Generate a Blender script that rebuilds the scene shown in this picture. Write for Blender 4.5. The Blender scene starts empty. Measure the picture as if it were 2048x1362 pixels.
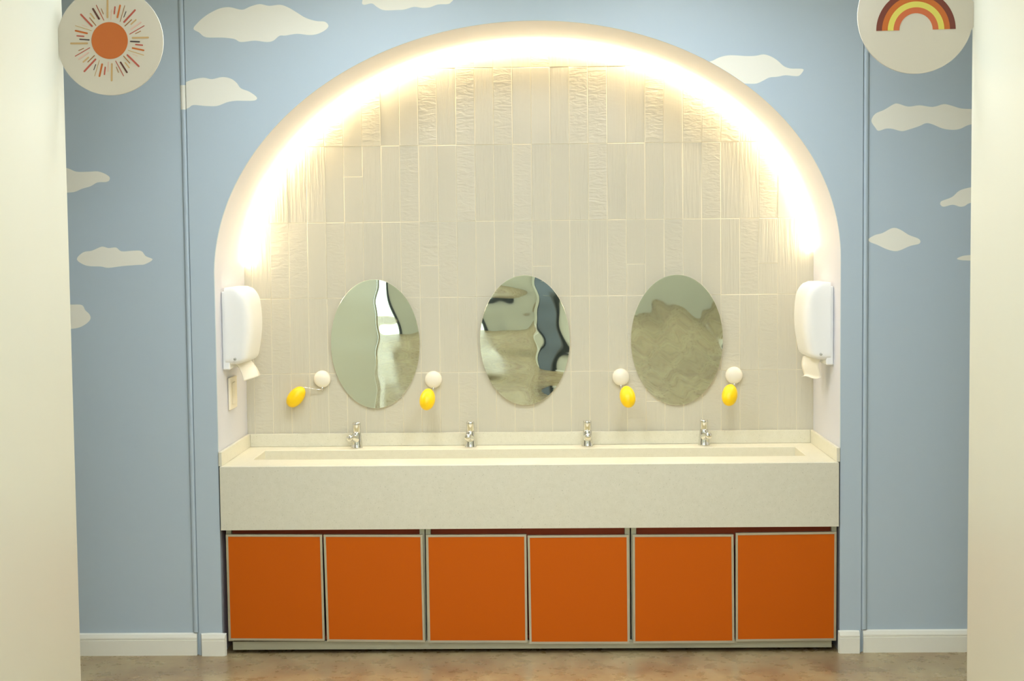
import bpy, math, random
from mathutils import Vector, Matrix
from mathutils.geometry import delaunay_2d_cdt

# ------------------------------------------------------------------ camera, light, exposure
SC = bpy.context.scene
C = SC.collection
W, H = 2048, 1362
CAM = Vector((0.07336, -5.95014, 1.64271)); PITCH, YAW, ROLL, FPX = 0.062059, 0.022186, -0.010382, 2981.54
EXPOSURE = 0.11
PANEL = 17.8          # strength of the ceiling panels
LED = 156.0           # strength of the arch light strip

def cam_axes():
    f = Vector((-math.sin(YAW)*math.cos(PITCH), math.cos(YAW)*math.cos(PITCH), -math.sin(PITCH)))
    r = Vector((math.cos(YAW), math.sin(YAW), 0)); u = r.cross(f)
    return (r*math.cos(ROLL)+u*math.sin(ROLL), -r*math.sin(ROLL)+u*math.cos(ROLL), f)
AX = cam_axes()
cd = bpy.data.cameras.new('camera'); cam = bpy.data.objects.new('camera', cd); C.objects.link(cam)
cd.sensor_fit = 'HORIZONTAL'; cd.sensor_width = 36; cd.lens = FPX*36/W; cd.clip_start = .05; cd.clip_end = 60
M4 = Matrix.Identity(4)
for i in range(3):
    M4[i][0] = AX[0][i]; M4[i][1] = AX[1][i]; M4[i][2] = -AX[2][i]; M4[i][3] = CAM[i]
cam.matrix_world = M4
SC.camera = cam
SC.view_settings.view_transform = 'Standard'; SC.view_settings.look = 'None'
SC.view_settings.gamma = 1; SC.view_settings.use_curve_mapping = False
SC.view_settings.exposure = EXPOSURE
wd = bpy.data.worlds.new('world'); SC.world = wd; wd.use_nodes = True
wd.node_tree.nodes['Background'].inputs[0].default_value = (.9, .95, 1, 1)
wd.node_tree.nodes['Background'].inputs[1].default_value = .15

def ray(px, py):
    return AX[2] + AX[0]*((px-W/2)/FPX) + AX[1]*(-(py-H/2)/FPX)
def at(px, py, Y):
    d = ray(px, py); return CAM + d*((Y-CAM.y)/d.y)
def xz(px, py, Y=0.0):
    p = at(px, py, Y); return (p.x, p.z)

# ------------------------------------------------------------------ helpers
def lin(c): 
    return tuple((v/255/12.92 if v/255 <= .04045 else ((v/255+.055)/1.055)**2.4) for v in c)
def mat(name, rgb, rough=.5, metal=0.0, spec=.5, emit=None, strength=0, bump=None, coat=0.0, sheen=0):
    m = bpy.data.materials.new(name); m.use_nodes = True
    nt = m.node_tree; b = nt.nodes['Principled BSDF']
    b.inputs['Base Color'].default_value = (*lin(rgb), 1)
    b.inputs['Roughness'].default_value = rough; b.inputs['Metallic'].default_value = metal
    b.inputs['Specular IOR Level'].default_value = spec; b.inputs['Coat Weight'].default_value = coat
    if emit:
        b.inputs['Emission Color'].default_value = (*emit, 1); b.inputs['Emission Strength'].default_value = strength
    if bump:
        sc, st, dist = bump
        tc = nt.nodes.new('ShaderNodeTexCoord'); n = nt.nodes.new('ShaderNodeTexNoise')
        n.inputs['Scale'].default_value = sc; n.inputs['Detail'].default_value = 4
        bp = nt.nodes.new('ShaderNodeBump'); bp.inputs['Strength'].default_value = st; bp.inputs['Distance'].default_value = dist
        nt.links.new(tc.outputs['Object'], n.inputs['Vector']); nt.links.new(n.outputs['Fac'], bp.inputs['Height'])
        nt.links.new(bp.outputs['Normal'], b.inputs['Normal'])
    return m
def ramp_color(m, tex_out, stops):
    nt = m.node_tree; r = nt.nodes.new('ShaderNodeValToRGB')
    while len(r.color_ramp.elements) < len(stops): r.color_ramp.elements.new(.5)
    for e, (p, c) in zip(r.color_ramp.elements, stops): e.position = p; e.color = (*lin(c), 1)
    nt.links.new(tex_out, r.inputs['Fac']); return r
def noise(m, scale, detail=4, rough=.5, vec=(1, 1, 1), seed=0):
    nt = m.node_tree; tc = nt.nodes.new('ShaderNodeTexCoord'); mp = nt.nodes.new('ShaderNodeMapping')
    mp.inputs['Scale'].default_value = vec; mp.inputs['Location'].default_value = (seed, seed, seed)
    n = nt.nodes.new('ShaderNodeTexNoise'); n.inputs['Scale'].default_value = scale
    n.inputs['Detail'].default_value = detail; n.inputs['Roughness'].default_value = rough
    nt.links.new(tc.outputs['Object'], mp.inputs[0]); nt.links.new(mp.outputs[0], n.inputs['Vector'])
    return n

class MB:
    def __init__(s): s.v = []; s.f = []; s.m = []; s.sm = []
    def add(s, vs, fs, m=0, smooth=False):
        o = len(s.v); s.v += [tuple(v) for v in vs]
        for f in fs: s.f.append([o+i for i in f]); s.m.append(m); s.sm.append(smooth)
        return s
    def box(s, x0, x1, y0, y1, z0, z1, m=0, bev=0.0):
        if bev <= 0:
            vs = [(x, y, z) for z in (z0, z1) for y in (y0, y1) for x in (x0, x1)]
            return s.add(vs, [(0, 2, 3, 1), (4, 5, 7, 6), (0, 1, 5, 4), (2, 6, 7, 3), (0, 4, 6, 2), (1, 3, 7, 5)], m)
        b = bev   # chamfered box
        vs = []; idx = {}
        X, Y, Z = (x0, x1), (y0, y1), (z0, z1)
        for i in (0, 1):
            for j in (0, 1):
                for k in (0, 1):
                    sx, sy, sz = (1-2*i)*b, (1-2*j)*b, (1-2*k)*b
                    for a, p in enumerate(((X[i], Y[j]+sy, Z[k]+sz), (X[i]+sx, Y[j], Z[k]+sz), (X[i]+sx, Y[j]+sy, Z[k]))):
                        idx[i, j, k, a] = len(vs); vs.append(p)
        fs = []
        for i in (0, 1):
            q = [idx[i, 0, 0, 0], idx[i, 1, 0, 0], idx[i, 1, 1, 0], idx[i, 0, 1, 0]]; fs.append(q if i else q[::-1])
            q = [idx[0, i, 0, 1], idx[1, i, 0, 1], idx[1, i, 1, 1], idx[0, i, 1, 1]]; fs.append(q[::-1] if i else q)
            q = [idx[0, 0, i, 2], idx[1, 0, i, 2], idx[1, 1, i, 2], idx[0, 1, i, 2]]; fs.append(q if i else q[::-1])
        for j in (0, 1):
            for k in (0, 1):
                q = [idx[0, j, k, 1], idx[0, j, k, 2], idx[1, j, k, 2], idx[1, j, k, 1]]; fs.append(q if j == k else q[::-1])
                q = [idx[j, 0, k, 0], idx[j, 1, k, 0], idx[j, 1, k, 2], idx[j, 0, k, 2]]; fs.append(q if j != k else q[::-1])
                q = [idx[j, k, 0, 0], idx[j, k, 0, 1], idx[j, k, 1, 1], idx[j, k, 1, 0]]; fs.append(q if j == k else q[::-1])
        for i in (0, 1):
            for j in (0, 1):
                for k in (0, 1):
                    q = [idx[i, j, k, 0], idx[i, j, k, 1], idx[i, j, k, 2]]; fs.append(q)
        return s.add(vs, fs, m)
    def lathe(s, prof, seg=32, M=None, m=0, smooth=True):
        """prof: list of (r, h) spun round +Z, then moved by matrix M"""
        M = M or Matrix.Identity(4); vs = []; fs = []; rows = []
        for r, h in prof:
            if r < 1e-6: rows.append([len(vs)]); vs.append(M @ Vector((0, 0, h)))
            else:
                rows.append(list(range(len(vs), len(vs)+seg)))
                for i in range(seg):
                    a = 2*math.pi*i/seg; vs.append(M @ Vector((r*math.cos(a), r*math.sin(a), h)))
        for A, B in zip(rows, rows[1:]):
            for i in range(seg):
                j = (i+1) % seg
                if len(A) == 1 and len(B) == 1: continue
                if len(A) == 1: fs.append((A[0], B[j], B[i]))
                elif len(B) == 1: fs.append((A[i], A[j], B[0]))
                else: fs.append((A[i], A[j], B[j], B[i]))
        return s.add(vs, fs, m, smooth)
    def tube(s, pts, r, seg=12, m=0, closed=False, ry=None):
        pts = [Vector(p) for p in pts]; vs = []; fs = []; n = len(pts)
        up = None
        for i, p in enumerate(pts):
            t = (pts[min(i+1, n-1)]-pts[max(i-1, 0)]).normalized()
            if up is None: up = t.orthogonal().normalized()
            up = (up-t*up.dot(t)).normalized(); b = t.cross(up)
            for k in range(seg):
                a = 2*math.pi*k/seg; vs.append(p+up*(r*math.cos(a))+b*((ry or r)*math.sin(a)))
        for i in range(n-1):
            for k in range(seg):
                j = (k+1) % seg; fs.append((i*seg+k, i*seg+j, (i+1)*seg+j, (i+1)*seg+k))
        s.add(vs, fs, m, True)
        o = len(s.v)-len(vs)
        s.f.append([o+k for k in range(seg)][::-1]); s.m.append(m); s.sm.append(False)
        s.f.append([o+(n-1)*seg+k for k in range(seg)]); s.m.append(m); s.sm.append(False)
        return s
    def build(s, name, mats, parent=None, recalc=True, loc=None):
        me = bpy.data.meshes.new(name); me.from_pydata(s.v, [], s.f)
        for m in (mats if isinstance(mats, (list, tuple)) else [mats]): me.materials.append(m)
        me.polygons.foreach_set('material_index', s.m); me.polygons.foreach_set('use_smooth', s.sm)
        if recalc:
            import bmesh
            bm = bmesh.new(); bm.from_mesh(me); bmesh.ops.recalc_face_normals(bm, faces=bm.faces); bm.to_mesh(me); bm.free()
        me.update()
        o = bpy.data.objects.new(name, me); C.objects.link(o)
        if parent: o.parent = parent
        if loc: o.location = loc
        return o
def thing(name, label, cat, loc=(0, 0, 0), rz=0, group=None):
    o = bpy.data.objects.new(name, None); C.objects.link(o); o.empty_display_size = .05
    o.location = loc; o.rotation_euler = (0, 0, rz); tag(o, label, cat, group); return o
def tag(o, label, cat, group=None):
    o['label'] = label; o['category'] = cat
    if group: o['group'] = group
    return o
def struct(o): o['kind'] = 'structure'; return o

def inside(p, poly):
    x, y = p; c = False; n = len(poly); j = n-1
    for i in range(n):
        xi, yi = poly[i]; xj, yj = poly[j]
        if (yi > y) != (yj > y) and x < (xj-xi)*(y-yi)/(yj-yi)+xi: c = not c
        j = i
    return c
def smooth_poly(pts, k=4):
    out = []; n = len(pts)
    for i in range(n):
        p0, p1, p2, p3 = (pts[(i+d) % n] for d in (-1, 0, 1, 2))
        for j in range(k):
            t = j/k
            out.append(tuple(.5*((2*p1[a])+(-p0[a]+p2[a])*t+(2*p0[a]-5*p1[a]+4*p2[a]-p3[a])*t*t+(-p0[a]+3*p1[a]-3*p2[a]+p3[a])*t**3) for a in (0, 1)))
    return out
def sheet(mb, outer, holes, regions, place, thick_dir, m_side=0):
    """a flat slab cut by outlines: regions = [(polygon, material index)], place(x, z) -> point"""
    vs = []; es = []
    for poly in [outer]+holes+[r[0] for r in regions]:
        o = len(vs); vs += [Vector(p) for p in poly]; es += [(o+i, o+(i+1) % len(poly)) for i in range(len(poly))]
    V, E, F, _, _, _ = delaunay_2d_cdt(vs, es, [], 0, 1e-6)
    used = {}; tv = []; fs = {}
    for f in F:
        c = sum((V[i] for i in f), Vector((0, 0)))/len(f); c = (c.x, c.y)
        if not inside(c, outer) or any(inside(c, h) for h in holes): continue
        mi = 0
        for r, k in regions:
            if inside(c, r): mi = k
        for i in f:
            if i not in used: used[i] = len(tv); tv.append(V[i])
        fs.setdefault(mi, []).append([used[i] for i in f])
    o = len(mb.v)
    front = [Vector(place(v.x, v.y)) for v in tv]; back = [p+Vector(thick_dir) for p in front]; n = len(front)
    mb.v += [tuple(p) for p in front+back]
    edges = {}
    for mi, ff in fs.items():
        for f in ff:
            mb.f.append([o+i for i in f]); mb.m.append(mi); mb.sm.append(False)
            mb.f.append([o+n+i for i in f][::-1]); mb.m.append(0); mb.sm.append(False)
            for a, b in zip(f, f[1:]+f[:1]): edges[(a, b)] = edges.get((a, b), 0)+1
    for (a, b) in list(edges):
        if (b, a) not in edges:
            mb.f.append([o+b, o+a, o+n+a, o+n+b]); mb.m.append(m_side); mb.sm.append(False)
    return mb

# ------------------------------------------------------------------ materials
M_blue = mat('sky_blue_paint', (190, 206, 216), .42, bump=(60, .06, .002))
M_cloud = mat('cloud_white_paint', (249, 247, 232), .5, bump=(60, .06, .002))
M_reveal = mat('niche_white_paint', (218, 219, 226), .45)
M_cream = mat('cream_wall_paint', (218, 217, 197), .4)
M_white = mat('white_gloss_trim', (248, 246, 230), .3)
M_ceil = mat('ceiling_white', (232, 230, 216), .8)
M_alu = mat('brushed_aluminium', (200, 196, 176), .35, .75)
M_alu2 = mat('cabinet_aluminium_frame', (190, 190, 168), .45, .4)
M_chrome = mat('chrome', (225, 225, 220), .08, 1.0)
M_plastic = mat('white_abs_plastic', (240, 240, 234), .3)
M_paper = mat('white_tissue_paper', (244, 240, 226), .9)
M_switch = mat('ivory_switch_plastic', (242, 232, 208), .35)
M_lock = mat('grey_plastic_lock', (190, 190, 178), .4)
M_gap = mat('dark_sealant', (40, 38, 30), .8)
M_orange = mat('orange_laminate', (206, 96, 0), .5, spec=.2, bump=(300, .05, .001))
M_carcass = mat('red_brown_carcass_board', (176, 72, 26), .6)
M_knob = mat('white_ceramic_mount', (246, 240, 220), .25)
M_soap = mat('yellow_soap', (255, 212, 0), .35); 
M_soap.node_tree.nodes['Principled BSDF'].inputs['Subsurface Weight'].default_value = .12
M_soap.node_tree.nodes['Principled BSDF'].inputs['Subsurface Radius'].default_value = (.01, .006, .001)
M_mirror = mat('acrylic_mirror', (222, 230, 215), .02, 1.0)
M_rim = mat('mirror_edge', (225, 225, 205), .15, .3)
M_dark = mat('dark_slate_frame', (46, 54, 58), .5)
M_glow = mat('glowing_door_leaf', (230, 240, 235), .3, emit=(.9, 1, .95), strength=1.6)  # glowing leaf of the added doors, gives the mirrors a bright patch
M_bluegrey = mat('blue_grey_door_paint', (92, 108, 124), .5)
M_panel = mat('ceiling_panel_diffuser', (255, 255, 255), .5, emit=(.90, 1.0, 1.13), strength=PANEL)
M_panel_front = mat('bright_ceiling_panel_diffuser', (255, 255, 255), .5, emit=(.90, 1.0, 1.13), strength=PANEL*.95)
M_led = mat('led_diffuser', (255, 240, 210), .5, emit=(1.0, .79, .51), strength=LED)

# stone: pale quartz with fine grey and pale specks
M_stone = mat('speckled_quartz', (214, 208, 182), .3)
def stone():
    m = M_stone; nt = m.node_tree; b = nt.nodes['Principled BSDF']
    n1 = noise(m, 260, 2, .5); r1 = ramp_color(m, n1.outputs['Fac'], [(0, (168, 164, 140)), (.26, (192, 188, 162)), (.31, (229, 225, 203)), (1, (235, 231, 211))])
    n2 = noise(m, 46, 3, .5, seed=5); r2 = ramp_color(m, n2.outputs['Fac'], [(.3, (250, 250, 248)), (.7, (255, 255, 255))])
    mx = nt.nodes.new('ShaderNodeMixRGB'); mx.blend_type = 'MULTIPLY'; mx.inputs[0].default_value = 1
    nt.links.new(r1.outputs[0], mx.inputs[1]); nt.links.new(r2.outputs[0], mx.inputs[2]); nt.links.new(mx.outputs[0], b.inputs['Base Color'])
stone()
# polished stained concrete
M_floor = mat('stained_concrete', (160, 138, 100), .28)
def floor_mat():
    m = M_floor; nt = m.node_tree; b = nt.nodes['Principled BSDF']
    n1 = noise(m, 4.0, 10, .62, (1, .6, 1)); r1 = ramp_color(m, n1.outputs['Fac'], [(.25, (132, 106, 74)), (.42, (166, 142, 104)), (.58, (186, 168, 126)), (.78, (204, 190, 150))])
    n2 = noise(m, 13, 9, .6, seed=3); r2 = ramp_color(m, n2.outputs['Fac'], [(.28, (196, 186, 168)), (.50, (236, 230, 220)), (.7, (255, 255, 255))])
    mx = nt.nodes.new('ShaderNodeMixRGB'); mx.blend_type = 'MULTIPLY'; mx.inputs[0].default_value = .5
    nt.links.new(r1.outputs[0], mx.inputs[1]); nt.links.new(r2.outputs[0], mx.inputs[2]); nt.links.new(mx.outputs[0], b.inputs['Base Color'])
    rr = nt.nodes.new('ShaderNodeMapRange'); rr.inputs['To Min'].default_value = .16; rr.inputs['To Max'].default_value = .42
    nt.links.new(n2.outputs['Fac'], rr.inputs['Value']); nt.links.new(rr.outputs[0], b.inputs['Roughness'])
floor_mat()
M_grout = mat('pale_grout_and_tile_edge', (228, 221, 197), .3)  # one pale tone for the grout and the tile bevels
# glazed hand-made tile: wrinkles run along some tiles and across others (attribute 'tile')
M_tile = mat('cream_glazed_tile', (211, 206, 186), .22)
def tile_mat():
    m = M_tile; nt = m.node_tree; b = nt.nodes['Principled BSDF']
    at_ = nt.nodes.new('ShaderNodeAttribute'); at_.attribute_name = 'tile'
    sep = nt.nodes.new('ShaderNodeSeparateColor'); nt.links.new(at_.outputs['Color'], sep.inputs[0])
    tc = nt.nodes.new('ShaderNodeTexCoord')
    off = nt.nodes.new('ShaderNodeVectorMath'); off.operation = 'MULTIPLY_ADD'
    off.inputs[1].default_value = (31, 17, 23); nt.links.new(at_.outputs['Color'], off.inputs[0]); nt.links.new(tc.outputs['Object'], off.inputs[2])
    def nz(vec, scale, detail, dist=.0):
        mp = nt.nodes.new('ShaderNodeMapping'); mp.inputs['Scale'].default_value = vec
        n = nt.nodes.new('ShaderNodeTexNoise'); n.inputs['Scale'].default_value = scale; n.inputs['Detail'].default_value = detail
        n.inputs['Distortion'].default_value = dist
        nt.links.new(off.outputs[0], mp.inputs[0]); nt.links.new(mp.outputs[0], n.inputs['Vector']); return n.outputs['Fac']
    va = nz((1, 1, .06), 90, 3, .4); ha = nz((.35, 1, 1), 55, 3, 1.2); lo = nz((1, 1, .5), 9, 2)
    def mul(a, bb):
        n = nt.nodes.new('ShaderNodeMath'); n.operation = 'MULTIPLY'
        for i, q in enumerate((a, bb)):
            if isinstance(q, float): n.inputs[i].default_value = q
            else: nt.links.new(q, n.inputs[i])
        return n.outputs[0]
    def add(a, bb):
        n = nt.nodes.new('ShaderNodeMath'); n.operation = 'ADD'; nt.links.new(a, n.inputs[0]); nt.links.new(bb, n.inputs[1]); return n.outputs[0]
    h = add(add(mul(va, sep.outputs[0]), mul(ha, sep.outputs[1])), mul(lo, .8))
    bp = nt.nodes.new('ShaderNodeBump'); bp.inputs['Strength'].default_value = .6; bp.inputs['Distance'].default_value = .0032
    nt.links.new(h, bp.inputs['Height']); nt.links.new(bp.outputs[0], b.inputs['Normal'])
tile_mat()

# ------------------------------------------------------------------ the room
D = .603                     # depth of the niche
CEIL = 2.85
XL, XR = -1.345, 1.3355      # edges of the middle wall section
A, B0, Z0 = 1.25, .977, 1.56  # arch: half width, rise, spring line
def arch_pt(a, inset=0.0):
    c, s = math.cos(a), math.sin(a); k = 1+.026*c*abs(s)
    if inset:
        n = Vector((c/A, s/B0)).normalized()
        return (A*k*c-n.x*inset if abs(c) > 1e-9 else 0, Z0+B0*k*s-n.y*inset)
    return ((A*k*c), Z0+B0*k*s)
NA = 96
def arch_profile(inset=0.0):
    pts = [arch_pt(math.pi*i/NA, inset) for i in range(NA+1)]     # right to left
    e = .0088*1
    pts[0] = (A-inset, Z0); pts[-1] = (-A+inset, Z0)
    # blend the springing so that the jambs stay plumb
    out = []
    for x, z in pts:
        out.append((max(-A+inset, min(A-inset, x)), z))
    return [(A-inset, 0.0)]+out+[(-A+inset, 0.0)]

def cl(pts, s, ox, oy, Y): return smooth_poly([xz(ox+x/s, oy+y/s, Y) for x, y in pts])
YS = .012                    # the side sections lie a little behind the middle one
clouds_mid = [
 cl([(1132,168),(1160,130),(1200,95),(1240,70),(1290,48),(1345,42),(1415,57),(1465,38),(1520,24),(1575,34),(1640,28),(1690,45),(1740,75),(1790,105),(1850,123),(1900,127),(1922,150),(1905,175),(1860,198),(1810,205),(1740,198),(1670,208),(1635,210),(1600,238),(1560,246),(1490,238),(1410,246),(1370,228),(1300,220),(1205,218),(1165,190)], 2.926, 0, 0, 0),
 cl([(1020,500),(1075,485),(1130,465),(1190,455),(1240,463),(1300,451),(1350,460),(1385,485),(1410,517),(1460,537),(1503,570),(1490,588),(1430,590),(1380,590),(1330,598),(1270,620),(1200,620),(1130,615),(1095,635),(1020,640)], 2.926, 0, 0, 0),
 cl([(180,-60),(170,0),(165,50),(200,65),(300,48),(360,90),(430,130),(500,142),(620,138),(740,130),(870,95),(990,108),(1090,100),(1200,62),(1340,55),(1390,20),(1410,-10),(1360,-60),(1200,-110),(1000,-150),(800,-190),(600,-150),(400,-160),(280,-100)], 6.827, 700, 0, 0),
 cl([(40,400),(80,375),(130,352),(190,342),(290,347),(345,345),(395,337),(440,350),(480,375),(520,410),(560,424),(600,425),(635,427),(640,438),(615,468),(580,471),(530,466),(480,475),(430,480),(390,500),(350,517),(300,518),(250,513),(150,480)], 3.096, 1400, 0, 0)]
clouds_left = [
 cl([(250,990),(330,965),(380,980),(410,990),(450,1005),(520,1005),(570,1003),(610,1015),(640,1035),(640,1055),(620,1065),(570,1068),(530,1090),(480,1105),(440,1122),(400,1127),(320,1128),(250,1100)], 2.926, 0, 0, YS),
 cl([(122,270),(150,238),(190,230),(235,212),(265,218),(300,216),(325,233),(380,230),(415,232),(435,255),(466,270),(430,292),(395,295),(330,300),(265,308),(230,302),(165,298)], 2.27, 100, 400, YS),
 cl([(-20,520),(30,478),(100,475),(145,477),(160,500),(180,520),(183,542),(160,565),(120,582),(50,585),(0,560)], 2.27, 100, 400, YS)]
clouds_right = [
 cl([(1061,748),(1085,705),(1140,680),(1200,645),(1230,643),(1290,660),(1360,652),(1440,662),(1510,645),(1560,655),(1620,672),(1720,680),(1780,720),(1720,760),(1660,775),(1610,798),(1560,804),(1500,795),(1440,770),(1400,763),(1360,780),(1300,800),(1250,812),(1190,798),(1150,797),(1105,810),(1085,790)], 3.096, 1400, 0, YS),
 cl([(1488,1255),(1500,1243),(1560,1220),(1600,1185),(1640,1168),(1720,1155),(1800,1170),(1820,1210),(1760,1240),(1670,1258),(1640,1275),(1610,1280),(1565,1268),(1510,1280),(1490,1270)], 3.096, 1400, 0, YS),
 cl([(1737,478),(1750,470),(1765,466),(1785,456),(1800,459),(1818,470),(1838,478),(1839,487),(1820,492),(1795,502),(1775,499),(1755,490),(1740,484)], 1, 0, 0, YS),
 cl([(1914,517),(1925,512),(1940,510),(1960,508),(1990,514),(1965,521),(1935,521),(1920,520)], 1, 0, 0, YS)]
def grid_rect(x0, x1, z0, z1): return [(x0, z0), (x1, z0), (x1, z1), (x0, z1)]
prof = arch_profile()
outer_mid = [(XL, 0)] + [p for p in prof[::-1]] + [(XR, 0), (XR, CEIL), (XL, CEIL)]
mb = MB(); sheet(mb, outer_mid, [], [(c, 1) for c in clouds_mid], lambda x, z: (x, 0, z), (0, YS, 0))
# the cut edge of the opening is painted like the niche
struct(mb.build('wall_front', [M_blue, M_cloud], recalc=False))
mb = MB(); sheet(mb, grid_rect(-3.6, XL-.001, 0, CEIL), [], [(c, 1) for c in clouds_left], lambda x, z: (x, YS, z), (0, .12, 0))
struct(mb.build('wall_front_left', [M_blue, M_cloud], recalc=False))
mb = MB(); sheet(mb, grid_rect(XR+.001, 3.6, 0, CEIL), [], [(c, 1) for c in clouds_right], lambda x, z: (x, YS, z), (0, .12, 0))
struct(mb.build('wall_front_right', [M_blue, M_cloud], recalc=False))

# niche lining: jambs and curved soffit
mb = MB()
inn = prof
outp = [(A+.03, 0.0)]+[(x+.03*math.cos(math.pi*i/NA), z+.03*math.sin(math.pi*i/NA)) for i, (x, z) in enumerate(prof[1:-1])]+[(-A-.03, 0.0)]
y0, y1 = YS, D-.001
vs = []
for (x, z), (X, Z) in zip(inn, outp): vs += [(x, y0, z), (x, y1, z), (X, y1, Z), (X, y0, Z)]
n = len(inn)
for k, sm in ((0, True), (1, False), (2, True), (3, False)):
    mb.add(vs, [(i*4+k, i*4+(k+1) % 4, (i+1)*4+(k+1) % 4, (i+1)*4+k) for i in range(n-1)], 0, sm)
struct(mb.build('wall_niche', M_reveal))

# back wall of upright glazed tiles
random.seed(11)
mb = MB(); tile_val = []
PX, PZ, X00, ZR = .0825, .3325, -.3085, 2.4265
mb.box(-1.40, 1.40, D+.0016, D+.09, 0, 2.7, 0); tile_val += [(0, 0, .5)]*6
cuts = {(9, 2): .138, (-6, 1): .20}      # two tiles are made up of offcuts
for c in range(-13, 20):
    for r in range(-1, 6):
        xa = X00+c*PX; xb = xa+PX
        zt = ZR-r*PZ; zb = zt-PZ
        if xb < -1.30 or xa > 1.30 or zt < .75 or zb > 2.62: continue
        xa = max(xa, -1.29); xb = min(xb, 1.29); zt = min(zt, 2.66)
        segs = [(zb, zt)]
        if (c, r) in cuts: segs = [(zb, zb+cuts[c, r]), (zb+cuts[c, r], zt)]
        elif random.random() < .07: q = zb+random.uniform(.08, .25); segs = [(zb, q), (q, zt)] if q < zt-.02 else segs
        for (za, zc) in segs:
            g = .0003; e = .0016
            dx, dz, d0 = random.gauss(0, .005), random.gauss(0, .0016), random.uniform(-.0007, .0007)
            xm, zm = (xa+xb)/2, (za+zc)/2
            def fy(x, z): return D+d0+dx*(x-xm)+dz*(z-zm)
            o = [(xa+g, za+g), (xb-g, za+g), (xb-g, zc-g), (xa+g, zc-g)]
            i_ = [(xa+g+e, za+g+e), (xb-g-e, za+g+e), (xb-g-e, zc-g-e), (xa+g+e, zc-g-e)]
            vs = [(x, D+.003, z) for x, z in o]+[(x, fy(x, z)+.0007, z) for x, z in o]+[(x, fy(x, z), z) for x, z in i_]
            fs = [(8, 9, 10, 11)]
            for k in range(4):
                j = (k+1) % 4; fs += [(k, j, 4+j, 4+k), (4+k, 4+j, 8+j, 8+k)]
            t = random.random()
            val = ((1, .0, random.random()) if t < .42 else (0.1, 1, random.random()) if t < .74 else (.15, .1, random.random()))
            mb.add(vs, fs, 0); mb.m[-8:] = [1]*8; tile_val += [val]*9
mb.m[:6] = [1]*6
o = mb.build('wall_back', [M_tile, M_grout]); struct(o)
ca = o.data.attributes.new('tile', 'FLOAT_COLOR', 'FACE')
for i, v in enumerate(tile_val): ca.data[i].color = (*v, 1)

# corridor and passages round the camera
def wall(name, *b, m=M_cream): return struct(MB().box(*b).build(name, m))
XCL, XCR, YC, YF = -1.497, 1.463, -1.05, -12.0
wall('wall_left', XCL-.15, XCL, YF, YC, 0, CEIL)
wall('wall_right', XCR, XCR+.15, YF, YC, 0, CEIL)
wall('wall_passage_left', -3.6, XCL-.151, YC-.15, YC, 0, CEIL)
wall('wall_passage_right', XCR+.151, 3.6, YC-.15, YC, 0, CEIL)
wall('wall_end_left', -3.75, -3.601, YC-.15, .13, 0, CEIL)
wall('wall_end_right', 3.601, 3.75, YC-.15, .13, 0, CEIL)
wall('wall_rear', XCL-.15, XCR+.15, YF-.15, YF-.001, 0, CEIL)
wall('ceiling', -3.75, 3.75, YF-.15, .72, CEIL+.001, CEIL+.12, m=M_ceil)
wall('floor', -3.75, 3.75, YF-.15, .72, -.1, 0, m=M_floor)
# doors added behind the camera for the reflections they give the mirrors
def door(name, x0, x1, leaf):
    mb = MB(); w = .09
    mb.box(x0-w, x0, YF, YF+.05, 0, 2.2); mb.box(x1, x1+w, YF, YF+.05, 0, 2.2); mb.box(x0, x1, YF, YF+.05, 2.1, 2.2)
    o = struct(mb.build(name, M_dark)); MB().box(x0, x1, YF+.001, YF+.03, .01, 2.1).build('door_leaf', leaf, o)
    MB().tube([(x1-.08, YF+.03, 1.0), (x1-.08, YF+.07, 1.0), (x1-.2, YF+.07, 1.0)], .01).build('door_handle', M_alu, o)
def side_door(name, x, s, y0, y1, leaf):
    # s = +1: on the left wall, facing +X; s = -1: on the right wall
    def b(mb, d, a, c, z0, z1): mb.box(*sorted((x+s*.0005, x+s*d)), a, c, z0, z1)
    mb = MB(); w = .09
    b(mb, .05, y0-w, y0, .001, 2.2); b(mb, .05, y1, y1+w, .001, 2.2); b(mb, .05, y0, y1, 2.1, 2.2)
    o = struct(mb.build(name, M_dark)); mb = MB(); b(mb, .03, y0, y1, .01, 2.1); mb.build('door_leaf', leaf, o)
    MB().tube([(x+s*.03, y1-.08, 1.0), (x+s*.07, y1-.08, 1.0), (x+s*.07, y1-.2, 1.0)], .01).build('door_handle', M_alu, o)
side_door('added_door_2', XCL, 1, -9.4, -8.5, M_glow); side_door('added_door_3', XCR, -1, -7.7, -6.3, M_bluegrey)
door('added_door_1', -1.25, -.55, M_glow)

# vertical beads between the wall sections
def bead(name, x0, x1, cloud_z=None):
    mb = MB(); zs = [.093] + (list(cloud_z) if cloud_z else []) + [CEIL]; n = 10
    for q, (za, zb) in enumerate(zip(zs, zs[1:])):
        vs = []
        for z in (za, zb):
            for i in range(n+1):
                a = math.pi*i/n; vs.append(((x0+x1)/2-(x1-x0)/2*math.cos(a), YS-.0095*math.sin(a), z))
        mb.add(vs, [(i, i+1, n+1+i+1, n+1+i) for i in range(n)], 1 if (cloud_z and q == 1) else 0, True)
    return struct(mb.build(name, [M_blue, M_cloud], recalc=False))
bead('trim_1', XL-.0255, XL-.0012, (xz(365, 219)[1], xz(365, 170)[1])); bead('trim_2', XR+.0012, XR+.0255)

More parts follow.
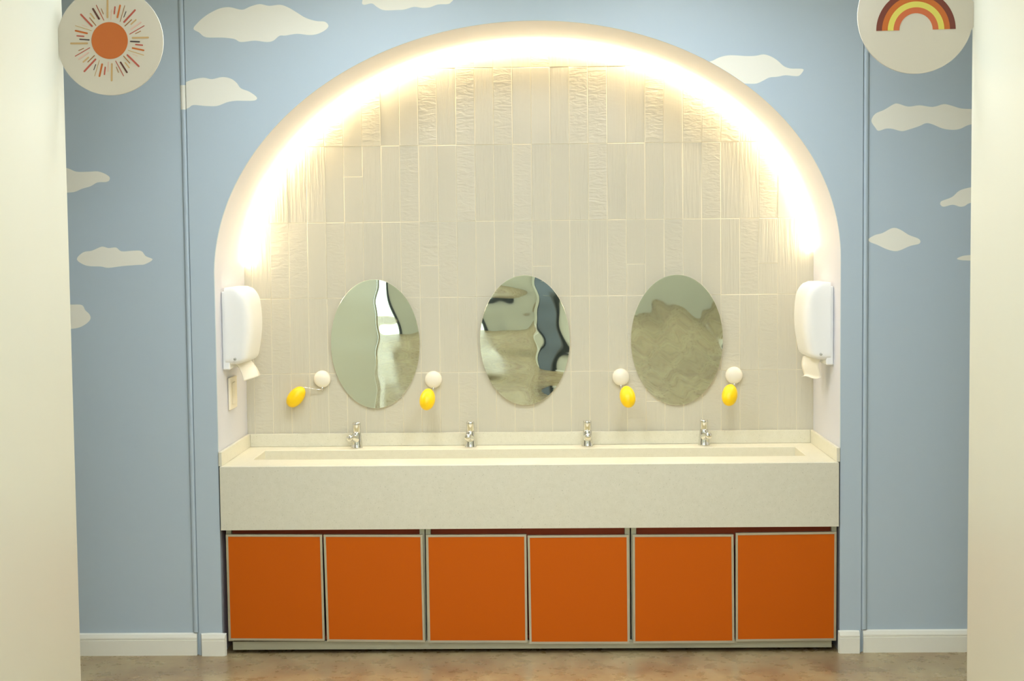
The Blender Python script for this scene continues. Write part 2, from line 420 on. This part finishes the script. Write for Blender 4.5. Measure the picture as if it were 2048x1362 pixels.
# baseboards
def baseboard(name, x0, x1, y, hump=0.0, bevel0=False, bevel1=False):
    P = [(0, 0), (-.015, 0), (-.015, .063), (-.0130, .0655), (-.015, .068), (-.0145, .074), (-.009, .0865), (0, .091)]
    mb = MB(); xs = [x0+(x1-x0)*i/8 for i in range(9)]; vs = []
    for i, x in enumerate(xs):
        for a, z in P:
            xx = x
            if i == 0 and bevel0: xx = x+(-a)*.35
            if i == 8 and bevel1: xx = x-(-a)*.35
            vs.append((xx, y-.0005+a, z+(hump*math.sin(math.pi*i/8) if z > .08 else 0)))
    k = len(P)
    fs = [(i*k+j, i*k+(j+1) % k, (i+1)*k+(j+1) % k, (i+1)*k+j) for i in range(8) for j in range(k)]
    fs += [tuple(range(k))[::-1], tuple(range(8*k, 9*k))]
    return struct(mb.add(vs, fs).build(name, M_white))
baseboard('baseboard_left', -3.59, -1.3535, YS, bevel1=False)
baseboard('baseboard_right', 1.3445, 3.59, YS)
baseboard('baseboard_front_left', -1.336, -1.232, 0, .0022, True, True)
baseboard('baseboard_front_right', 1.243, 1.3275, 0, .001, True, False)
for nm, x0, x1 in (('baseboard_corridor_left', XCL+.0005, XCL+.0155), ('baseboard_corridor_right', XCR-.0155, XCR-.0005)):
    struct(MB().box(x0, x1, YF+.06, YC, 0, .09, bev=.003).build(nm, M_white))

# ------------------------------------------------------------------ ceiling panels
def ceiling_panel(x, y, label, w=.6):
    t = thing('ceiling_light', label, 'ceiling light', (x, y, CEIL), 0, 'square ceiling panels in the corridor')
    mb = MB(); h = w/2
    for a in ((-h, h, -h, -h+.02), (-h, h, h-.02, h), (-h, -h+.02, -h+.02, h-.02), (h-.02, h, -h+.02, h-.02)): mb.box(*a, -.014, 0)
    mb.build('frame', M_white, t)
    MB().box(-h+.02, h-.02, -h+.02, h-.02, -.009, -.001).build('diffuser', M_panel_front if y > -1 else M_panel, t)
order = ['first', 'second', 'third', 'fourth', 'fifth']
for i, y in enumerate((-1.08, -3.3, -5.5, -7.7, -9.9)):
    for sgn, side in ((-1, 'left'), (1, 'right')):
        ceiling_panel((.62 if i == 0 else .42)*sgn, y, f'square ceiling light panel over the {side} of the corridor, {order[i]} out from the sinks')

# ------------------------------------------------------------------ arch light strip
def strip_path(inset, a0, a1, n=90):
    out = []
    for i in range(n+1):
        a = a0+(a1-a0)*i/n; x, z = arch_pt(a, inset); x = max(-A+inset, min(A-inset, x)); out.append((x, z))
    return out
t = thing('light_strip', 'glowing warm white light strip following the arch above the tiled niche', 'light strip', (0, D-.0100, Z0))
a_r = math.asin((1.630-Z0)/B0); a_l = math.pi-math.asin((1.588-Z0)/B0)
mb = MB()
for k in range(1):
    p0 = strip_path(.0005, a_r, a_l); p1 = strip_path(.005, a_r, a_l); vs = []
    for (x, z), (X, Z) in zip(p0, p1): vs += [(x, -.006, z-Z0), (x, .0068, z-Z0), (X, .0068, Z-Z0), (X, -.006, Z-Z0)]
    n = len(p0); fs = [(i*4+q, i*4+(q+1) % 4, (i+1)*4+(q+1) % 4, (i+1)*4+q) for i in range(n-1) for q in range(4)]
    fs += [(0, 1, 2, 3), tuple((n-1)*4+q for q in (3, 2, 1, 0))]; mb.add(vs, fs)
mb.build('channel', M_plastic, t)
mb = MB(); rows = [strip_path(q, a_r, a_l) for q in (.0008, .0056, .0062, .0064, .0062, .0056, .0052)]; ys = [-.0066, -.0062, -.003, .0005, .004, .0062, .0066]
n = len(rows[0]); vs = [(rows[j][i][0], ys[j], rows[j][i][1]-Z0) for i in range(n) for j in range(7)]
mb.add(vs, [(i*7+j, i*7+(j+1) % 7, (i+1)*7+(j+1) % 7, (i+1)*7+j) for i in range(n-1) for j in range(7)]+[tuple(range(7)), tuple((n-1)*7+6-j for j in range(7))], 0, False)
mb.build('diffuser', M_led, t)

# ------------------------------------------------------------------ trough counter
ZT, ZB = .7745, .5144
t = thing('trough_sink', 'long speckled quartz trough sink counter with a deep front apron', 'sink', (0, 0, ZB))
def rel(o, root): o.location = -Vector(root.location); return o
mb = MB(); e = .0015
X0, X1, Y0, Y1 = -1.2440, 1.2440, -.006, D-.003
bx0, bx1, by0, by1, bz = -1.149, 1.148, .176, .463, ZT-.15
def ring(x0, x1, y0, y1, z): return [(x0, y0, z), (x1, y0, z), (x1, y1, z), (x0, y1, z)]
R = [ring(X0, X1, Y0, Y1, ZB), ring(X0, X1, Y0, Y1, ZT-.003), ring(X0+.003, X1-.003, Y0+.003, Y1, ZT),
     ring(bx0, bx1, by0, by1, ZT), ring(bx0+.002, bx1-.002, by0+.002, by1-.002, ZT-.002),
     ring(bx0+.002, bx1-.002, by0+.002, by1-.002, bz+.008), ring(bx0+.03, bx1-.03, by0+.03, by1-.03, bz)]
vs = [p for r in R for p in r]; fs = [(3, 2, 1, 0)]
for k in range(len(R)-1):
    for i in range(4): j = (i+1) % 4; fs.append((k*4+i, k*4+j, k*4+4+j, k*4+4+i))
fs.append(tuple((len(R)-1)*4+i for i in range(4)))
rel(mb.add(vs, fs).build('basin', M_stone, t), t)
rel(MB().box(-1.2345, 1.2345, D-.020, D-.0035, ZT+.0003, .8315, bev=.0012).build('backsplash', M_stone, t), t)
for s in (-1, 1):
    a, b = sorted((s*1.2350, s*1.2485))
    rel(MB().box(a, b, -.004, D-.0035, ZT+.0003, .8315, bev=.0012).build('side_splash', M_stone, t), t)
for x in (-.75, 0, .75):
    rel(MB().lathe([(0, .004), (.012, .004), (.030, .003), (.034, .0), (0, 0)], 28, Matrix.Translation((x, .32, bz+.0005))).build('drain', M_chrome, t), t)

# ------------------------------------------------------------------ cabinets
doors_px = [[(451.6,1069),(644,1069.4),(649.6,1282),(457.4,1281)], [(647,1069.5),(845,1069.8),(850,1284.6),(654,1283)],
            [(852,1070),(1052.7,1069),(1055,1285.3),(856.3,1285.3)], [(1055,1071.2),(1257.5,1070),(1259.4,1287.5),(1059,1288)],
            [(1265.3,1069.8),(1467,1069),(1469,1285.7),(1266.4,1287)], [(1471.2,1066.2),(1673.3,1063.7),(1672,1281),(1471.5,1283)]]
unit_lab = ['orange double cupboard under the left end of the sink', 'orange double cupboard under the middle of the sink', 'orange double cupboard under the right end of the sink']
ZP = .0510
for u in range(3):
    q0, q1 = doors_px[2*u], doors_px[2*u+1]
    xa = (xz(*q0[0])[0]+xz(*q0[3])[0])/2; xb = (xz(*q1[1])[0]+xz(*q1[2])[0])/2
    xa -= .006; xb += .006
    cx = (xa+xb)/2
    t = thing('sink_cabinet', unit_lab[u], 'cabinet', (cx, .02, ZP), 0, 'orange cupboards under the sink')
    loc = Vector((cx, .02, ZP))
    def put(o): o.location = -loc; return o
    mb = MB(); th = .016
    mb.box(xa+.002, xa+th, .045, .50, ZP, .506); mb.box(xb-th, xb-.002, .045, .50, ZP, .506)
    mb.box(xa+th, xb-th, .045, .50, ZP, ZP+th); mb.box(xa+th, xb-th, .485, .50, ZP+th, .506)
    mb.box(xa+th, xb-th, .052, .066, .43, .506)
    mb.box((xa+xb)/2-.008, (xa+xb)/2+.008, .0665, .485, ZP+th, .46)
    put(mb.build('carcass', M_carcass, t))
    for a, b in ((xa+.001, xa+.022), (xb-.022, xb-.001)):
        put(MB().box(a, b, .023, .044, ZP, ZB-.0006, bev=.001).build('frame_post', M_alu2, t))
    for q in (q0, q1):
        P = [xz(*p) for p in q]                      # TL TR BR BL
        fr = .0088
        I = [(P[0][0]+fr, P[0][1]-fr), (P[1][0]-fr, P[1][1]-fr), (P[2][0]-fr, P[2][1]+fr), (P[3][0]+fr, P[3][1]+fr)]
        vs = [(x, 0.0, z) for x, z in P]+[(x, 0.0, z) for x, z in I]+[(x, .0035, z) for x, z in I]+[(x, .019, z) for x, z in P]
        fs = []
        for i in range(4):
            j = (i+1) % 4; fs += [(i, j, 4+j, 4+i), (4+i, 4+j, 8+j, 8+i), (i, 12+i, 12+j, j)]
        fs.append((12, 13, 14, 15)); fs.append((11, 10, 9, 8))
        d = put(MB().add(vs, fs).build('door', M_alu, t))
        pv = [(x, .0018, z) for x, z in I]+[(x, .0033, z) for x, z in I]
        MB().add(pv, [(0, 1, 2, 3), (7, 6, 5, 4), (0, 4, 5, 1), (1, 5, 6, 2), (2, 6, 7, 3), (3, 7, 4, 0)]).build('door_panel', M_orange, d)
t = thing('plinth', 'aluminium kick plate under the orange cupboards', 'kick plate', (0, .0295, 0))
MB().box(-1.212, 1.222, -.008, 0, .0155, ZP-.0005, bev=.0008).build('kick_board', M_alu2, t)
for i in range(7):
    MB().lathe([(0, 0), (.018, 0), (.018, .006), (.010, .012), (.010, ZP-.001), (0, ZP-.001)], 16, Matrix.Translation((-1.15+i*.39, .07, 0))).build('foot', M_dark, t)

# ------------------------------------------------------------------ mirrors
def mirror(px, py, w, h, label, tilt, waves, yaw=0.0, bend=None):
    c = at(px, py, D-.012); t = thing('oval_mirror', label, 'mirror', (c.x, D-.0035, c.z), 0, 'oval mirrors over the sink')
    a, b = w/2, h/2; NR, NS = 44, 120
    def hgt(x, z):
        s = 0
        if bend:
            ds, wd_, x0, wig = bend; xx = (x-x0-wig*math.sin(24*z+.6)-wig*.5*math.sin(57*z))/wd_
            s += ds/2*(x+wd_*math.log(math.cosh(xx)))
        for (k, l, ph, am) in waves: s += am*math.sin(k*x+l*z+ph)
        return s
    base = -.010
    # a tilted plane: lower edge further back, so it looks down at the floor
    def yy(x, z): 
        return base + tilt*(-(z)) + yaw*x + hgt(x, z)
    vs = [(0, yy(0, 0), 0)]; fs = []
    for r in range(1, NR+1):
        for s in range(NS):
            an = 2*math.pi*s/NS; x, z = a*r/NR*math.cos(an), b*r/NR*math.sin(an); vs.append((x, yy(x, z), z))
    for s in range(NS): fs.append((0, 1+s, 1+(s+1) % NS))
    for r in range(NR-1):
        for s in range(NS):
            j = (s+1) % NS; fs.append((1+r*NS+s, 1+(r+1)*NS+s, 1+(r+1)*NS+j, 1+r*NS+j))
    mx = min(0, min(-v[1]-.002 for v in vs)); 
    top = max(v[1] for v in vs); sh = min(0, -.0045-top); vs = [(x, y+sh, z) for x, y, z in vs]
    MB().add(vs, fs, 0, True).build('mirror_face', M_mirror, t, recalc=False)
    o = 1+(NR-1)*NS; rim = vs[o:o+NS]
    rv = list(rim)+[(x*1.004, y+.0008, z*1.004) for x, y, z in rim]+[(x*1.004, y+.0035, z*1.004) for x, y, z in rim]+[(x*.96, y+.0035, z*.96) for x, y, z in rim]
    rf = [(k*NS+s, k*NS+(s+1) % NS, (k+1)*NS+(s+1) % NS, (k+1)*NS+s) for k in range(3) for s in range(NS)]
    rf.append(tuple(3*NS+s for s in range(NS)))
    MB().add(rv, rf, 0, False).build('mirror_edge', M_rim, t)
    return t
k = 2.185/1000
mirror(750.5, 688, 179*k, 260*k, 'oval wavy mirror on the left, above the leftmost tap', .026,
       [(38, 9, .4, .00008), (22, -14, 1.3, .00012), (60, 22, 2.1, .00004), (9, 25, .2, .00016)], -.030, (.085, .018, .005, .006))
mirror(1050, 680.5, 180*k, 261*k, 'oval wavy mirror in the middle, between the two centre taps', .030,
       [(18, 20, 1.1, .00022), (34, -8, .2, .00008), (12, 41, 2.4, .00020), (55, 31, 0, .00003)], .004, (.085, .014, .035, -.010))
mirror(1353.5, 680, 183*k, 262*k, 'oval wavy mirror on the right, above the rightmost tap', .034,
       [(22, 12, 2.3, .00016), (31, 26, .9, .00008), (47, -25, 1.9, .00005), (70, 60, .3, .000025)], -.034)

# ------------------------------------------------------------------ rotating soap holders
def soap_holder(px, py, ang, label, roll=0):
    c = at(px, py, D-.02); t = thing('soap_holder', label, 'soap holder', (c.x, D-.002, c.z), 0, 'yellow soaps on wall holders')
    RX = Matrix.Rotation(math.radians(90), 4, 'X')       # +Z -> -Y, out of the wall
    MB().lathe([(0, 0), (.0345, 0), (.0378, .004), (.0380, .010), (.0365, .017), (.031, .0235), (.021, .028), (.009, .0305), (0, .031)], 40, RX).build('wall_mount', M_knob, t)
    a = math.radians(ang); u = Vector((math.sin(a), -math.cos(a), 0)); z = Vector((0, 0, 1))
    piv = Vector((0, -.016, -.043)); end = piv+u*.082+z*.008
    MB().lathe([(0, -.007), (.0035, -.007), (.0050, -.003), (.0050, .003), (.0035, .012), (0, .012)], 16, Matrix.Translation(piv)).build('pivot', M_chrome, t)
    ax = (u*.64-z*.77).normalized()
    pts = [piv, piv+u*.012-z*.003, piv+u*.03, piv+u*.055+z*.004, piv+u*.070+z*.008, end, end+ax*.010]
    MB().tube(pts, .0026, 10).build('arm', M_chrome, t)
    cc = end+ax*.052
    q = Vector((0, 0, 1)).rotation_difference(-ax).to_matrix().to_4x4()
    L, Rr = .052, .0335; prof = []
    for i in range(25):
        th = math.pi*i/24; hh = -L*math.cos(th); rr = Rr*math.sin(th)**.95*(1+.04*math.cos(th)); prof.append((max(rr, 0), hh))
    prof[0] = (0, -L); prof[-1] = (0, L)
    MB().lathe(prof, 36, Matrix.Translation(cc) @ q).build('soap', M_soap, t)
    return t
soap_holder(644, 758.5, -78, 'white wall holder left of the left mirror, its yellow soap swung out sideways')
soap_holder(866.5, 759.5, -9, 'white wall holder with yellow soap between the left mirror and the middle mirror')
soap_holder(1242, 754.5, 11, 'white wall holder with yellow soap between the middle mirror and the right mirror')
soap_holder(1468.6, 751, -17, 'white wall holder with yellow soap to the right of the right mirror')

# ------------------------------------------------------------------ taps
def tap(px, py, ang, label):
    d = ray(px, py); c = CAM+d*((ZT-CAM.z)/d.z)
    t = thing('push_tap', label, 'tap', (c.x, .531, ZT+.0006), math.radians(ang), 'chrome push taps along the sink')
    MB().lathe([(0, 0), (.0255, 0), (.0258, .003), (.0245, .006), (.0235, .02), (.0215, .04), (.0195, .056), (.0180, .066), (.0172, .070), (0, .070)], 40).build('body', M_chrome, t)
    MB().lathe([(0, .0705), (.0165, .0705), (.0170, .073), (.0176, .100), (.0180, .108), (.0168, .111), (0, .1115)], 40).build('push_button', M_chrome, t)
    # spout: short round arm, points at the user, dips a little
    pts = [Vector((0, -.002, .034)), Vector((0, -.018, .042)), Vector((0, -.034, .0465)), Vector((0, -.045, .0480)), Vector((0, -.055, .0488))]
    mb = MB(); n = len(pts); seg = 24; vs = []; rr = [.0200, .0180, .0150, .0136, .0130]
    for i, p in enumerate(pts):
        tv = (pts[min(i+1, n-1)]-pts[max(i-1, 0)]).normalized(); up = Vector((1, 0, 0)); b = tv.cross(up)
        for s in range(seg): a = 2*math.pi*s/seg; vs.append(p+up*rr[i]*math.cos(a)+b*rr[i]*math.sin(a))
    fs = [(i*seg+s, i*seg+(s+1) % seg, (i+1)*seg+(s+1) % seg, (i+1)*seg+s) for i in range(n-1) for s in range(seg)]
    mb.add(vs, fs, 0, True); 
    sp = mb.build('spout', M_chrome, t)
    tv = (pts[-1]-pts[-2]).normalized(); q = Vector((0, 0, 1)).rotation_difference(tv).to_matrix().to_4x4()
    MB().lathe([(0, -.004), (.0138, -.004), (.0140, .004), (.0130, .0075), (.009, .0100), (.004, .0112), (0, .0115)], 28, Matrix.Translation(pts[-1]) @ q).build('spout_cap', M_chrome, sp)
    return t
tap(716.5, 893, -26, 'chrome push tap on the left, its spout turned left')
tap(942, 892, -9, 'second chrome push tap from the left, left of centre')
tap(1174.5, 890, 1, 'third chrome push tap from the left, spout straight forward')
tap(1404.5, 886, 14, 'chrome push tap on the right, its spout turned right')

# ------------------------------------------------------------------ towel dispensers on the jambs
def dispenser(side, yc, z0, label):
    s = -1 if side == 'left' else 1
    t = thing('towel_dispenser', label, 'paper towel dispenser', (s*(A-.0008), yc, z0), 0, 'paper towel dispensers on the niche sides')
    o = -s      # outwards from the jamb
    HW, HH = .150, .337
    MB().box(*sorted((0, o*.030)), -HW+.004, HW-.004, 0, HH-.015, bev=.004).build('back_plate', M_plastic, t)
    # cover: sections stacked in height
    mb = MB(); NZ, NS = 36, 40; vs = []
    for i in range(NZ+1):
        v = i/NZ; z = .022+v*(HH-.022)
        d = .086+.036*math.sin(math.pi*min(1, (.16+.74*(1-v))))       # front bulge
        hw = HW
        top = max(0, (v-.80)/.20); bot = max(0, (.08-v)/.08)
        k = math.sqrt(max(0, 1-top**2)); k2 = math.sqrt(max(0, 1-bot**2))
        d *= (.60+.40*k)*(.66+.34*k2); hw *= (.94+.06*k)*(.90+.10*k2)
        for j in range(NS+1):
            a = math.pi*j/NS-math.pi/2                                 # from -y round to +y
            ca, sa = math.cos(a), math.sin(a); n_ = 5.5
            rr = (abs(ca)**n_+abs(sa)**n_)**(-1/n_)
            vs.append((o*(.012+(d-.012)*rr*ca), hw*rr*sa, z))
    W1 = NS+1
    fs = [(i*W1+j, i*W1+j+1, (i+1)*W1+j+1, (i+1)*W1+j) for i in range(NZ) for j in range(NS)]
    mb.add(vs, fs, 0, True)
    # caps and back, own vertices so that they stay crisp
    mb.add(vs[:W1], [tuple(range(W1))], 0); mb.add(vs[-W1:], [tuple(range(W1))], 0)
    back = [vs[i*W1] for i in range(NZ+1)]+[vs[i*W1+NS] for i in range(NZ+1)]
    mb.add(back, [(i, i+1, NZ+1+i+1, NZ+1+i) for i in range(NZ)], 0)
    mb.build('cover', M_plastic, t)
    MB().lathe([(0, 0), (.006, 0), (.006, .002), (0, .002)], 20, Matrix.Translation((o*.052, -HW*.985, .045)) @ Matrix.Rotation(math.radians(90), 4, 'X')).build('lock', M_lock, t)
    # the towel end that hangs out of the slot
    mb = MB(); vs = []; n = 14; nw = 8
    for i in range(n+1):
        v = i/n
        for j in range(nw+1):
            w = j/nw-.5; y = w*.115+.0*v
            if side == 'left':
                x = .034+.045*(w+.5)+.034*v+.006*math.sin(v*3.0); z = .026-.080*v+.012*(w+.5)*v; y += .01*v
            else:
                x = .040+.050*(w+.5)+.007*math.sin(v*4.6); z = .026-.100*v+.003*math.sin(w*7)*v
                if v > .82: x += .9*(v-.82)*.09; z += .07*(v-.82)
            vs.append((o*x, y-.015, z))
    W2 = nw+1; m0 = len(vs)
    vs += [(x+o*.0016, y, z) for x, y, z in vs]
    fs = []
    for i in range(n):
        for j in range(nw):
            a, b, c_, d_ = i*W2+j, i*W2+j+1, (i+1)*W2+j+1, (i+1)*W2+j
            fs += [(a, b, c_, d_), (m0+d_, m0+c_, m0+b, m0+a)]
    for i in range(n):
        for j in (0, nw): a, b = i*W2+j, (i+1)*W2+j; fs.append((a, b, m0+b, m0+a))
    for j in range(nw):
        for i in (0, n): a, b = i*W2+j, i*W2+j+1; fs.append((a, b, m0+b, m0+a))
    mb.add(vs, fs, 0, True).build('paper_towel', M_paper, t)
    return t
dispenser('left', .265, 1.155, 'white paper towel dispenser on the left side of the niche, above the switch')
dispenser('right', .285, 1.152, 'white paper towel dispenser on the right side of the niche')

# wall switch on the left jamb
t = thing('wall_switch', 'ivory wall switch below the left paper towel dispenser', 'switch', (-A+.0008, .278, .978))
MB().box(0, .009, -.072, .072, 0, .135, bev=.003).build('cover_plate', M_switch, t)
MB().box(.0092, .0125, -.026, .026, .022, .113, bev=.001).build('rocker', M_switch, t)

# ------------------------------------------------------------------ round signs on the corridor walls
M_sign = mat('sign_face_beige', (206, 200, 184), .5)
SC_ = {'o': (190, 102, 36), 't': (192, 160, 110), 'r': (176, 84, 66), 'b': (84, 40, 30), 'p': (214, 180, 164), 'k': (66, 52, 50), 'n': (150, 104, 52), 'y': (214, 206, 96), 'c': (198, 104, 60), 'm': (112, 52, 38)}
SM = {k_: mat('sign_ink_'+n_, SC_[k_], .5) for k_, n_ in zip('otrbpknycm', ['orange', 'tan', 'brick', 'brown', 'blush', 'charcoal', 'ochre', 'yellow', 'copper', 'maroon'])}
YG = YC-.045
def sign(name, px, py, rpx, cutx, label):
    c = at(px, py, YG); r = rpx*(YG-CAM.y)/FPX; t = thing(name, label, 'sign', (c.x, YG, c.z))
    pts = []
    for i in range(120):
        a = 2*math.pi*i/120; x, z = r*math.cos(a), r*math.sin(a)
        x = max(cutx-c.x, x) if cutx < c.x else min(cutx-c.x, x)
        if cutx > c.x and x > 0 and abs(z) < .040: x = cutx-c.x      # mounting tab against the wall
        pts.append((x, z))
    vs = [(x, 0, z) for x, z in pts]+[(x, .006, z) for x, z in pts]; n = len(pts)
    MB().add(vs, [tuple(range(n)), tuple(range(2*n-1, n-1, -1))]+[(i, n+i, n+(i+1) % n, (i+1) % n) for i in range(n)]).build('panel', M_sign, t)
    a, b = sorted((cutx-c.x, cutx-c.x+(.012 if cutx < c.x else -.012)))
    MB().box(a, b,   .0062, .0120, -.026, .026, bev=.001).build('bracket', M_alu, t)
    return t, c
t, c = sign('sun_sign', 220, 82.5, 106.5, XCL+.0005, 'round sun sign projecting from the left corridor wall')
SX, SY, SS = 100, 0, 6.81
def loc(x, y): p = at(SX+x/SS, SY+y/SS, YG); return (p.x-c.x, p.z-c.z)
ctr = loc(813, 553); rs = 248/SS*(YG-CAM.y)/FPX
MB().lathe([(0, 0), (rs, 0), (rs, .0008), (0, .0008)], 72, Matrix.Translation((ctr[0], -.0001, ctr[1])) @ Matrix.Rotation(math.radians(90), 4, 'X'), smooth=False).build('sun_disc', SM['o'], t)
rays = [(784,5,783,240,28,'t'),(838,135,830,265,14,'p'),(886,92,875,190,20,'r'),(956,72,918,240,26,'o'),(1019,75,955,295,9,'n'),(1036,158,1005,236,11,'k'),
 (1160,136,1008,303,26,'r'),(1112,268,1020,355,14,'n'),(1172,268,1103,332,20,'t'),(1238,302,1103,400,22,'p'),(1284,350,1085,466,12,'r'),(1236,424,1163,459,11,'n'),
 (1340,511,1122,516,26,'t'),(1096,564,1220,570,20,'k'),(1166,607,1262,616,20,'r'),(1122,654,1278,686,24,'o'),(1066,686,1278,752,11,'t'),(1122,738,1194,768,9,'p'),
 (1052,748,1212,905,26,'r'),(1003,764,1088,860,14,'n'),(1024,852,1080,924,18,'t'),(960,846,1050,988,24,'b'),(895,830,1003,1034,11,'r'),(903,912,934,988,10,'n'),
 (843,868,840,1100,27,'t'),(796,845,789,975,14,'p'),(753,914,741,1016,20,'r'),(711,872,674,1040,26,'o'),(673,820,610,1036,9,'t'),(623,878,597,952,11,'k'),
 (622,806,466,974,26,'r'),(607,756,515,846,14,'n'),(526,780,452,846,20,'t'),(524,716,390,808,22,'p'),(543,650,343,766,12,'r'),(460,658,390,690,11,'n'),
 (510,590,284,592,27,'t'),(406,535,534,544,19,'k'),(367,488,462,495,20,'r'),(346,418,508,455,26,'o'),(346,350,566,418,10,'t'),(436,340,505,364,9,'p'),
 (420,196,574,358,26,'r'),(540,242,626,348,13,'n'),(550,182,606,256,18,'t'),(584,118,670,260,27,'b'),(630,70,733,276,11,'r'),(698,118,728,192,10,'n')]
for x0, ya, x1, yb, w, k_ in rays:
    p, q = Vector(loc(x0, ya)), Vector(loc(x1, yb)); d = (q-p).normalized(); nn = Vector((-d.y, d.x)); w2 = w/2/SS*(YG-CAM.y)/FPX*.92
    p = p+d*w2*.3; q = q-d*w2*.3; pts = []
    base = math.atan2(d.y, d.x)
    for i in range(7): a = base-math.pi/2+math.pi*i/6; pts.append(q+Vector((math.cos(a), math.sin(a)))*w2)
    for i in range(7): a = base+math.pi/2+math.pi*i/6; pts.append(p+Vector((math.cos(a), math.sin(a)))*w2)
    n = len(pts); vs = [(v.x, -.0008, v.y) for v in pts]+[(v.x, -.0001, v.y) for v in pts]
    MB().add(vs, [tuple(range(n)), tuple(range(2*n-1, n-1, -1))]+[(i, n+i, n+(i+1) % n, (i+1) % n) for i in range(n)]).build('sun_ray', SM[k_], t)
YG = YC-.013                 # the right sign sits almost at the end of its wall
t, c = sign('rainbow_sign', 1831, 31, 113.5, XCR-.0005, 'round rainbow sign projecting from the right corridor wall')
SX, SY, SS = 1700, 0, 6.81
ctr = loc(898, 408); sc = (YG-CAM.y)/FPX/SS; rot = math.atan2(24, 1060)
for r0, r1, k_ in ((530, 453, 'm'), (453, 377, 'o'), (377, 300, 'y'), (300, 222, 'c')):
    n = 48; vs = []
    for yv in (-.0008, -.0001):
        for r in (r0, r1):
            for i in range(n+1):
                a = math.pi*i/n+.012; vs.append((ctr[0]+(r*.998+.5)*sc*math.cos(a), yv, ctr[1]+r*sc*math.sin(a)))
    m_ = n+1; fs = []
    for i in range(n):
        fs += [(i, i+1, m_+i+1, m_+i), (2*m_+i, 3*m_+i, 3*m_+i+1, 2*m_+i+1), (i, 2*m_+i, 2*m_+i+1, i+1), (m_+i, m_+i+1, 3*m_+i+1, 3*m_+i)]
    fs += [(0, m_, 3*m_, 2*m_), (n, 2*m_+n, 3*m_+n, m_+n)]
    o = MB().add(vs, fs).build('rainbow_band', SM[k_], t)
bpy.context.view_layer.update()
